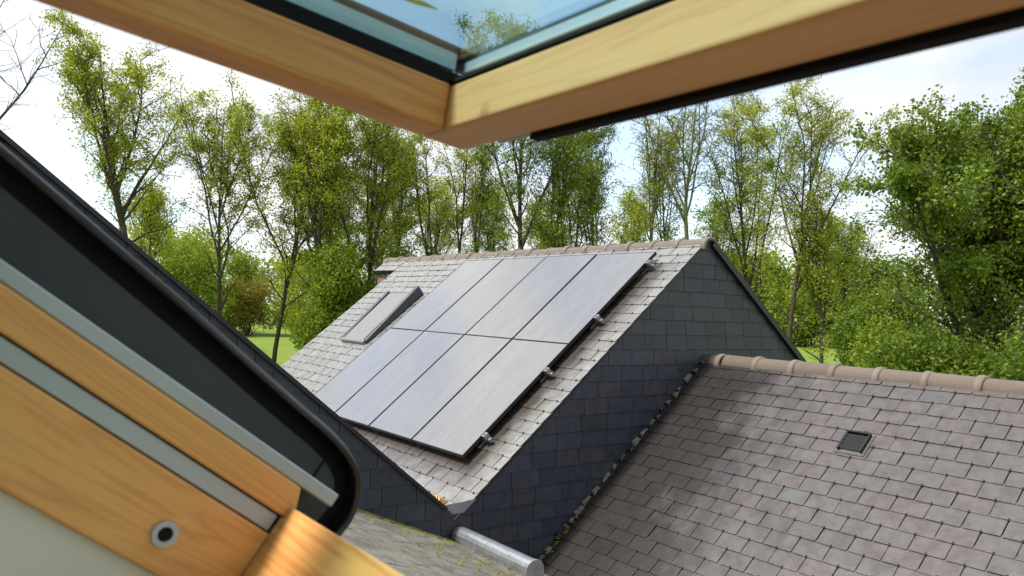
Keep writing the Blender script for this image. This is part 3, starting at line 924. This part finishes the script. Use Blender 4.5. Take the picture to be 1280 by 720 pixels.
wp('outer_cladding', MB().box(-YO - .012, -YO - .0006, TOP, UO, W0 + .022, G0 + .021), sash, M['black'], FS, .001, 1)
wp('corner_clip', MB().box(-.640, -.5856, UO + .0006, UO + .007, W0 + .001, W0 + .010), sash, M['alu'], FS, .001, 1)

# ---------------------------------------------------------------- leaf lying on the pane
def leaf_thing(cx, cy, ln, wd, rot):
    n = 8
    mm = MB()
    top = []; 
    for i in range(n + 1):
        t_ = i / n
        hw = wd * math.sin(math.pi * t_ ** .8) * .5
        top.append((t_ * ln - ln / 2, hw, .0015 * math.sin(3 * t_)))
    vs = [(x, -h_, z_) for x, h_, z_ in top] + [(x, 0, z_ + .0012) for x, h_, z_ in top] + [(x, h_, z_) for x, h_, z_ in top]
    k = n + 1
    fs = [(i, i + 1, k + i + 1, k + i) for i in range(n)] + [(k + i, k + i + 1, 2 * k + i + 1, 2 * k + i) for i in range(n)]
    mm.add(vs, fs)
    mm.box(-ln / 2 - .008, -ln / 2 + .002, -.0005, .0005, 0, .001)
    mw = FS @ Matrix.Translation((cx, cy, G0 + .0263)) @ Matrix.Rotation(rot, 4, 'Z')
    o = link('leaf', mm.mesh('leaf'), None, M['leaf_gold'], mw)
    return tag(o, 'single yellowish leaf lying on the tilted window pane', 'leaf')
leaf_thing(-.606, .298, .030, .011, R(75))

# ================================================================ vegetation
def np_mesh(name, verts, faces):
    me = bpy.data.meshes.new(name)
    nv, nf, k = len(verts), len(faces), faces.shape[1]
    me.vertices.add(nv); me.vertices.foreach_set('co', verts.astype(np.float32).ravel())
    me.loops.add(nf * k); me.loops.foreach_set('vertex_index', faces.astype(np.int32).ravel())
    me.polygons.add(nf); me.polygons.foreach_set('loop_start', np.arange(0, nf * k, k, dtype=np.int32))
    me.polygons.foreach_set('loop_total', np.full(nf, k, dtype=np.int32))
    me.update(calc_edges=True)
    return me

def leaves(rng, pts, size, droop=.3, aspect=.55):
    n = len(pts)
    d = rng.normal(size=(n, 3)); d[:, 2] -= droop
    d /= np.linalg.norm(d, axis=1, keepdims=True)
    q = rng.normal(size=(n, 3)); q[:, 2] *= .6
    sd = np.cross(d, q); sd /= np.linalg.norm(sd, axis=1, keepdims=True) + 1e-9
    nn = np.cross(sd, d)
    l_ = (size * rng.uniform(.6, 1.35, n))[:, None]
    tip = pts + d * l_
    mid = pts + d * l_ * .45 + nn * l_ * .08
    V = np.stack([pts, mid + sd * l_ * aspect * .5, tip, mid - sd * l_ * aspect * .5], 1).reshape(-1, 3)
    F = np.arange(4 * n).reshape(-1, 4)
    return V, F

def tubes(branches):
    V, F = [], []
    off = 0
    for P, Rr, k in branches:
        n = len(P)
        T = np.gradient(P, axis=0)
        T /= np.linalg.norm(T, axis=1, keepdims=True) + 1e-9
        ref = np.tile(np.array([0.3, 0.9, 0.2]), (n, 1))
        A = np.cross(T, ref); A /= np.linalg.norm(A, axis=1, keepdims=True) + 1e-9
        B = np.cross(T, A)
        an = np.arange(k) * 2 * np.pi / k
        ringv = P[:, None, :] + Rr[:, None, None] * (np.cos(an)[None, :, None] * A[:, None, :] + np.sin(an)[None, :, None] * B[:, None, :])
        V.append(ringv.reshape(-1, 3))
        i = np.arange(n - 1)[:, None] * k
        j = np.arange(k)[None, :]
        F.append((np.stack([i + j, i + (j + 1) % k, i + k + (j + 1) % k, i + k + j], -1).reshape(-1, 4)) + off)
        off += n * k
    return np.concatenate(V), np.concatenate(F)

def grow_branch(rng, p, d, length, r0, r1, steps, wob, lift):
    P = [p]; cur = np.array(d, float)
    for i in range(steps):
        cur = cur + rng.normal(size=3) * wob + np.array([0, 0, lift])
        cur /= np.linalg.norm(cur)
        P.append(P[-1] + cur * length / steps)
    return np.array(P), np.linspace(r0, r1, steps + 1)

def tree(name, label, x, y, top, mat, bark, seed, split=.4, leaders=4, tilt=.3, side=.13, nside=13, twigs=7, leaf_n=20000, leaf=.14, cluster=.20, lean=(0, 0), r0=.2, bare=0.0, low=0.0, group='trees standing behind the houses', elev=.6):
    """Trunk up to split * height, then steep leaders fanning out, side branches along each of them, twigs, leaves along the twigs.
    low: share of the trunk below the split that also carries side branches."""
    rng = np.random.default_rng(seed)
    z0 = GROUND
    H = top - z0
    root = thing(name, label, 'tree', (x, y, z0), group)
    br, tips, wl = [], [], []
    if mat is not LD: leaf_n = int(leaf_n * .66)
    d0 = np.array([lean[0], lean[1], 1.0]); d0 /= np.linalg.norm(d0)
    P, Rr = grow_branch(rng, np.array([x, y, z0 - .2]), d0, H * .97, r0, .02, 18, .035, .012)
    br.append((P, Rr, 8))
    axes = [(P, Rr, split * (1 - low), 1.0, 1.0)]
    for i in range(leaders - 1):
        t_ = split + (.72 - split) * (i + rng.uniform(0, .8)) / max(1, leaders - 1) if split < .72 else split
        k = t_ * 18; a = int(min(k, 17)); p = P[a] + (P[a + 1] - P[a]) * (k - a)
        az = i * 2.4 + rng.normal() * .5 + seed
        tl_ = tilt * rng.uniform(.6, 1.4)
        d = d0 + np.array([math.cos(az), math.sin(az), 0]) * math.tan(tl_); d /= np.linalg.norm(d)
        ln = H * (1 - t_) * rng.uniform(.78, 1.0) / max(.6, d[2])
        lp, lr_ = grow_branch(rng, p, d, ln, float(np.interp(k, range(19), Rr)) * .7, .016, 14, .055, .02)
        br.append((lp, lr_, 6))
        axes.append((lp, lr_, .15, .9, ln / H))
    for A, Ar, q0, sc, rel in axes:
        n = len(A) - 1
        ns = max(5, int(nside * (.55 + .6 * rel)))
        for i in range(ns):
            q = q0 + (1 - q0) * (i + rng.uniform(.05, .95)) / ns
            k = q * n; a = int(min(k, n - 1)); p = A[a] + (A[a + 1] - A[a]) * (k - a)
            ax = A[a + 1] - A[a]; ax /= np.linalg.norm(ax)
            az = i * 2.399 + rng.normal() * .6
            el = elev * rng.uniform(.4, 1.3)
            d = np.array([math.cos(az) * math.cos(el), math.sin(az) * math.cos(el), math.sin(el)]) * .85 + ax * .35
            d /= np.linalg.norm(d)
            ln = H * side * sc * (1.15 - .7 * q) * rng.uniform(.65, 1.35)
            sp_, sr = grow_branch(rng, p, d, ln, min(.07, max(.03, float(np.interp(k, range(n + 1), Ar)) * .5)), .010, 7, .14, .03)
            br.append((sp_, sr, 4))
            gw_ = rng.gamma(1.2 if mat is M['leaf_maple'] else 2.2, 1.0) * (0 if rng.uniform() < bare else 1) + .02
            tips += [sp_[3:]]; wl.append(gw_ * .6)
            for w_ in range(twigs):
                a3 = rng.integers(1, 8)
                d3 = sp_[a3] - sp_[a3 - 1]; d3 = d3 / (np.linalg.norm(d3) + 1e-9) + rng.normal(size=3) * .62 + np.array([0, 0, .12]); d3 /= np.linalg.norm(d3)
                l3 = ln * .46 * rng.uniform(.5, 1.3)
                tp, t_r = grow_branch(rng, sp_[a3], d3, l3, .017, .008, 4, .18, .02)
                br.append((tp, t_r, 3)); tips += [tp[1:]]; wl.append(gw_)
                for v_ in range(2):
                    d4 = tp[2 + v_] - tp[1 + v_]; d4 = d4 / (np.linalg.norm(d4) + 1e-9) + rng.normal(size=3) * .6; d4 /= np.linalg.norm(d4)
                    vp_, v_r = grow_branch(rng, tp[2 + v_], d4, l3 * .5 * rng.uniform(.5, 1.3), .008, .004, 2, .15, .01)
                    br.append((vp_, v_r, 3)); tips += [vp_]; wl.append(gw_)
    V, F = tubes(br)
    me = np_mesh('trunk', V, F); me.materials.append(bark)
    link('trunk', me, root)
    if leaf_n:
        wgt = rng.gamma(2.0, 1.0, len(tips)) * np.array(wl)
        cnt = rng.multinomial(leaf_n, wgt / wgt.sum())
        a = []
        for q, c_ in zip(tips, cnt):                                  # anywhere along the twig, not only at its joints
            if not c_: continue
            u = rng.uniform(0, len(q) - 1.001, c_); b = u.astype(int)
            a.append(q[b] + (q[b + 1] - q[b]) * (u - b)[:, None])
        pts = np.concatenate(a)
        pts = pts + rng.normal(size=pts.shape) * cluster * np.array([1, 1, .8])
        V, F = leaves(rng, pts, leaf)
        me = np_mesh('crown', V, F); me.materials.append(mat)
        link('crown', me, root)
    return root

def shrub(name, label, x, y, top, rad, mat, seed, leaf_n=12000, leaf=.18, lobes=16, group='shrubs and bushes behind the houses', squash=1.0, z0=GROUND):
    rng = np.random.default_rng(seed)
    root = thing(name, label, 'shrub', (x, y, z0), group)
    H = top - z0
    c = []
    for i in range(lobes):
        a, q = rng.uniform(0, 6.283), rng.uniform(0, 1) ** .6
        hz = rng.uniform(.12, .92)
        rr = rad * (1 - .55 * max(0, hz - .45)) * q * .75
        c.append((x + rr * math.cos(a), y + rr * math.sin(a) * squash, z0 + H * hz, rad * rng.uniform(.25, .48)))
    c = np.array(c)
    br = []
    for i in range(min(lobes, 14)):
        p0 = np.array([x + rng.normal() * .15, y + rng.normal() * .15, z0 - .1])
        d = c[i, :3] - p0
        P = p0 + d[None] * np.linspace(0, 1, 6)[:, None] + rng.normal(size=(6, 3)) * .08
        br.append((P, np.linspace(.06, .012, 6), 5))
    V, F = tubes(br)
    me = np_mesh('stem', V, F); me.materials.append(M['bark']); link('stem', me, root)
    # leaf sprays: many small clumps on and in the lobes
    k = rng.integers(0, lobes, leaf_n // 14)
    dirs = rng.normal(size=(len(k), 3)); dirs /= np.linalg.norm(dirs, axis=1, keepdims=True)
    rr = rng.uniform(.45, 1.08, len(k)) ** .6
    cen = c[k, :3] + dirs * (c[k, 3] * rr)[:, None] * np.array([1, squash, .85])
    cen[:, 2] = np.maximum(cen[:, 2], z0 + .1); 
    over = cen[:, 2] > top
    cen[over, 2] = top - rng.uniform(0, .5, over.sum())
    pts = np.repeat(cen, 14, 0) + rng.normal(size=(len(k) * 14, 3)) * .21 * max(1, leaf / .18)
    V, F = leaves(rng, pts, leaf)
    me = np_mesh('foliage', V, F); me.materials.append(mat); link('foliage', me, root)
    return root

LY, LM, LD, LG = M['leaf_yellow'], M['leaf_mid'], M['leaf_deep'], M['leaf_gold']
B, BG = M['bark'], M['bark_green']
T = tree
T('ash_tree', 'tall airy yellow-green tree with steep limbs, alone against white sky', 8.4, 44.2, 13.2, LY, B, 11, .44, 8, .50, .17, 14, 7, 31000, .14, .19, (-.02, 0), .30, low=.12)
T('bare_tree', 'leafless tree whose grey twigs reach past the tall airy ash', -0.4, 44.0, 15.0, LY, B, 12, .35, 5, .4, .17, 14, 7, 0, r0=.24)
T('ash_tree', 'thin yellowish tree with open spreading twigs beside the tall airy ash', 15.7, 43.4, 11.4, LY, B, 13, .30, 8, .42, .18, 14, 7, 34000, .13, .19, (-.01, .0), .14, bare=.15, low=.3)
T('ash_tree', 'second thin yellowish tree with sparse leaves, close to the tall airy ash', 13.0, 44.4, 11.0, LY, B, 83, .34, 8, .40, .17, 13, 7, 22000, .13, .19, (0, 0), .14, bare=.2, low=.3)
T('alder_tree', 'slim bright green tree with foliage all down its stem', 17.8, 40.6, 12.4, LY, B, 14, .30, 6, .26, .14, 18, 7, 23000, .14, .22, (-.02, 0), .18, low=.75)
T('alder_tree', 'bushy mid-green tree rising left of the ridge end', 20.6, 41.0, 11.8, LY, B, 15, .25, 7, .28, .15, 18, 7, 26000, .14, .23, (.0, 0), .18, low=.8)
T('alder_tree', 'leafy tree filling the gap between the two alders', 19.2, 43.4, 11.2, LY, B, 27, .3, 5, .2, .14, 18, 7, 17000, .14, .23, (.0, 0), .16, low=.7)
T('birch_tree', 'slender nearly leafless tree with a leaning forked stem behind the ridge', 26.6, 42.6, 12.6, LY, B, 16, .30, 4, .18, .10, 13, 6, 5200, .13, .2, (-.10, .08), .14, bare=.35)
T('birch_tree', 'second slender nearly leafless tree, straight stem, behind the ridge', 28.4, 43.7, 13.0, LY, B, 17, .35, 3, .14, .10, 14, 6, 7000, .13, .2, (-.02, .02), .14, bare=.3, low=.2)
T('oak_tree', 'tallest green tree with a dark leaning trunk, seen through the pane', 31.2, 39.8, 19.6, LM, B, 18, .34, 8, .30, .15, 19, 7, 44000, .15, .24, (-.08, .08), .24, low=.2)
T('oak_tree', 'tall leafy tree with dark stems beside the tallest one', 34.4, 41.6, 18.0, LM, B, 19, .28, 6, .18, .12, 19, 7, 30000, .15, .24, (.0, 0), .2, low=.2)
T('oak_tree', 'mid-green round tree close behind the middle of the ridge', 33.0, 37.8, 10.2, LM, B, 20, .28, 6, .3, .15, 16, 7, 19000, .14, .24, (0, 0), .16, low=.3)
T('willow_tree', 'algae-green stem with thin upright twigs and few leaves', 37.9, 35.6, 14.6, LY, BG, 21, .46, 6, .2, .10, 14, 6, 6500, .13, .2, (0, 0), .22, bare=.35)
T('bare_tree', 'leafless tree with pale green trunk and fanned dark branches', 38.4, 32.4, 15.4, LY, BG, 22, .50, 7, .36, .12, 13, 7, 2600, .13, .2, (0, 0), .24, bare=.6)
T('ash_tree', 'slim yellow-green tree with several upright stems behind the gable peak', 42.0, 30.8, 14.2, LY, B, 23, .22, 8, .24, .14, 15, 7, 25000, .14, .22, (0, 0), .17, low=.3)
T('ash_tree', 'tall yellow-green tree with one dark straight stem beside the gable peak', 39.9, 26.8, 13.4, LY, B, 24, .34, 7, .36, .16, 16, 7, 22000, .13, .22, (0, 0), .17, low=.5, bare=.1)
T('maple_tree', 'big dense dark green maple rising over the lower house', 28.0, 11.5, 7.0, M['leaf_maple'], B, 25, .18, 13, .50, .25, 20, 9, 160000, .145, .18, (0, 0), .3, low=.5, elev=.35)
T('maple_tree', 'second dense maple crowded against the big dark one', 31.6, 6.6, 5.4, M['leaf_maple'], B, 26, .20, 8, .58, .28, 19, 8, 85000, .155, .2, (0, 0), .28, low=.5, elev=.35)
T('thicket_tree', 'thin upright tree with a haze of twigs behind the middle of the ridge', 30.2, 45.0, 12.0, LM, B, 71, .2, 6, .14, .11, 16, 7, 11000, .14, .24, (.02, 0), .12, bare=.2, low=.4)
T('thicket_tree', 'thin twiggy tree between the dark-stemmed oak and the algae-green stem', 36.4, 39.2, 13.8, LM, B, 72, .2, 6, .16, .11, 16, 7, 12000, .14, .24, (0, 0), .12, bare=.2, low=.4)
T('thicket_tree', 'thin twiggy tree between the algae-green stem and the bare fanned one', 40.8, 36.8, 13.6, LY, B, 73, .2, 6, .16, .12, 15, 7, 10000, .14, .24, (0, 0), .12, bare=.25, low=.4)
T('thicket_tree', 'thin leafy tree left of the slender leafless pair', 23.8, 44.2, 11.6, LM, B, 74, .2, 5, .18, .12, 17, 7, 18000, .14, .24, (0, 0), .14, bare=.1, low=.6)
T('thicket_tree', 'thin open tree right of the straight dark stem', 41.4, 25.4, 7.0, LY, B, 75, .22, 6, .22, .14, 16, 7, 13000, .14, .24, (0, 0), .13, bare=.15, low=.5)
# trees farther back, closing the gaps between the stems
far = [(13.5, 66.0, 9.0, 'hazy open tree far behind the thin yellowish one', LY), (26.5, 62.0, 11.5, 'hazy leafy tree far behind the two alders', LM), (31.5, 62.5, 10.5, 'pale twiggy tree far behind the slender leafless pair', LY), (36.0, 60.5, 12.0, 'pale leafy tree far behind the leaning oak', LY), (42.0, 59.0, 12.0, 'pale twiggy tree far behind the dark-stemmed oak', LM), (48.0, 57.0, 11.0, 'pale tree far behind the thin twiggy one', LY), (53.0, 53.0, 11.5, 'distant open tree behind the algae-green stem', LY), (58.0, 46.0, 11.5, 'distant open tree behind the bare fanned one', LM), (62.0, 36.0, 9.0, 'distant round tree between gable peak and maple', LM)]
for i, (x, y, tp, lb, mt) in enumerate(far):
    T('distant_tree', lb, x, y, tp, mt, B, 60 + i, .22, 7, .24, .15, 15, 6, 15000, .19, .34, (0, 0), .18, low=.5, bare=.15, group='trees farther back')

shrub('hazel_shrub', 'leafy bush on the far lawn edge, left of the golden shrub', 22.2, 89.3, 5.9, 5.0, LM, 31, 13000, .30)
shrub('hazel_shrub', 'tall leafy bush at the lawn edge behind the golden shrub', 28.6, 93.5, 5.6, 4.6, LM, 32, 12000, .30)
shrub('hazel_shrub', 'dark bush at the far lawn edge under the tall airy ash', 14.6, 90.9, 6.9, 5.4, LD, 33, 12000, .30)
shrub('hazel_shrub', 'round light green bush on the far lawn edge behind the slim alder', 35.5, 88.5, 5.4, 4.8, LY, 48, 12000, .28)
shrub('hazel_shrub', 'broad pale bush farther back between ash and alder', 24.5, 100.0, 8.4, 6.0, LY, 49, 12000, .32)
shrub('golden_shrub', 'golden-brown shrub at the far edge of the lawn', 29.2, 88.6, 2.0, 3.2, LG, 34, 9000, .24)
shrub('elder_bush', 'tall dense bush against the slim bright green tree', 17.4, 39.8, 3.2, 1.9, LM, 35, 20000, .18, 22)
shrub('elder_bush', 'dense bush under the bushy tree left of the ridge end', 19.8, 41.4, 4.2, 2.9, LM, 36, 20000, .18, 22)
shrub('elder_bush', 'low dense bush behind the ridge end and brick stub', 23.8, 42.0, 3.4, 2.8, LD, 37, 15000, .18, 18)
shrub('elder_bush', 'dense bush behind the middle of the ridge', 29.4, 41.0, 3.4, 3.2, LM, 38, 13000, .18, 18)
shrub('elder_bush', 'dense bush behind the ridge near the oaks', 35.0, 38.0, 3.4, 3.0, LD, 39, 13000, .18, 18)
shrub('round_tree', 'broad distant tree mass right of the gable peak', 108.5, 73.0, 10.2, 10.5, LM, 40, 17000, .55, 26)
shrub('round_tree', 'broad distant tree mass behind the gable peak', 104.0, 80.0, 10.0, 10.5, LM, 41, 15000, .55, 24)
shrub('round_tree', 'broad distant tree mass between the gable rake and the maple', 113.0, 63.0, 9.0, 10.0, LD, 47, 17000, .55, 26)
shrub('elder_bush', 'broad bush under the near edge of the big maple', 36.6, 19.4, 1.6, 2.7, LD, 42, 20000, .18, 24)
shrub('laurel_hedge_bush', 'mid-green bush under the maple edge beside the lawn strip', 29.0, 14.4, .0, 2.0, LM, 43, 18000, .15, 20)
shrub('laurel_hedge_bush', 'leafy bush under the big maple, behind the clay ridge', 25.0, 11.4, -.5, 2.4, LD, 44, 20000, .14, 20)
shrub('laurel_hedge_bush', 'leafy bush under the second maple, behind the clay ridge', 24.6, 8.4, -.3, 2.4, LD, 45, 20000, .14, 20)
shrub('laurel_hedge_bush', 'deep green bush filling the gap below the two maples', 28.4, 8.8, .8, 2.8, LD, 46, 18000, .16, 20)

# far-off wood that closes the horizon
rng = np.random.default_rng(99)
n = 5200
ang = rng.uniform(R(-25), R(112), n)
dist = 128 + rng.uniform(0, 40, n)
hh = 10.0 + 2.5 * np.sin(ang * 9) + 1.6 * np.sin(ang * 23 + 1) + 1.0 * np.sin(ang * 51)
zz = GROUND + hh * rng.uniform(.02, 1, n) ** .8
cen = np.stack([np.sin(ang) * dist, np.cos(ang) * dist, zz], 1)
pts = np.repeat(cen, 16, 0) + rng.normal(size=(n * 16, 3)) * np.array([1.0, 1.0, .8])
V, F = leaves(rng, pts, .62)
me = np_mesh('far_wood', V, F); me.materials.append(LD)
fwd = link('far_wood', me)
fwd['kind'] = 'stuff'; fwd['label'] = 'far-off belt of dark green woodland along the horizon'; fwd['category'] = 'woodland'
print('slates', npv, nr, nm_)
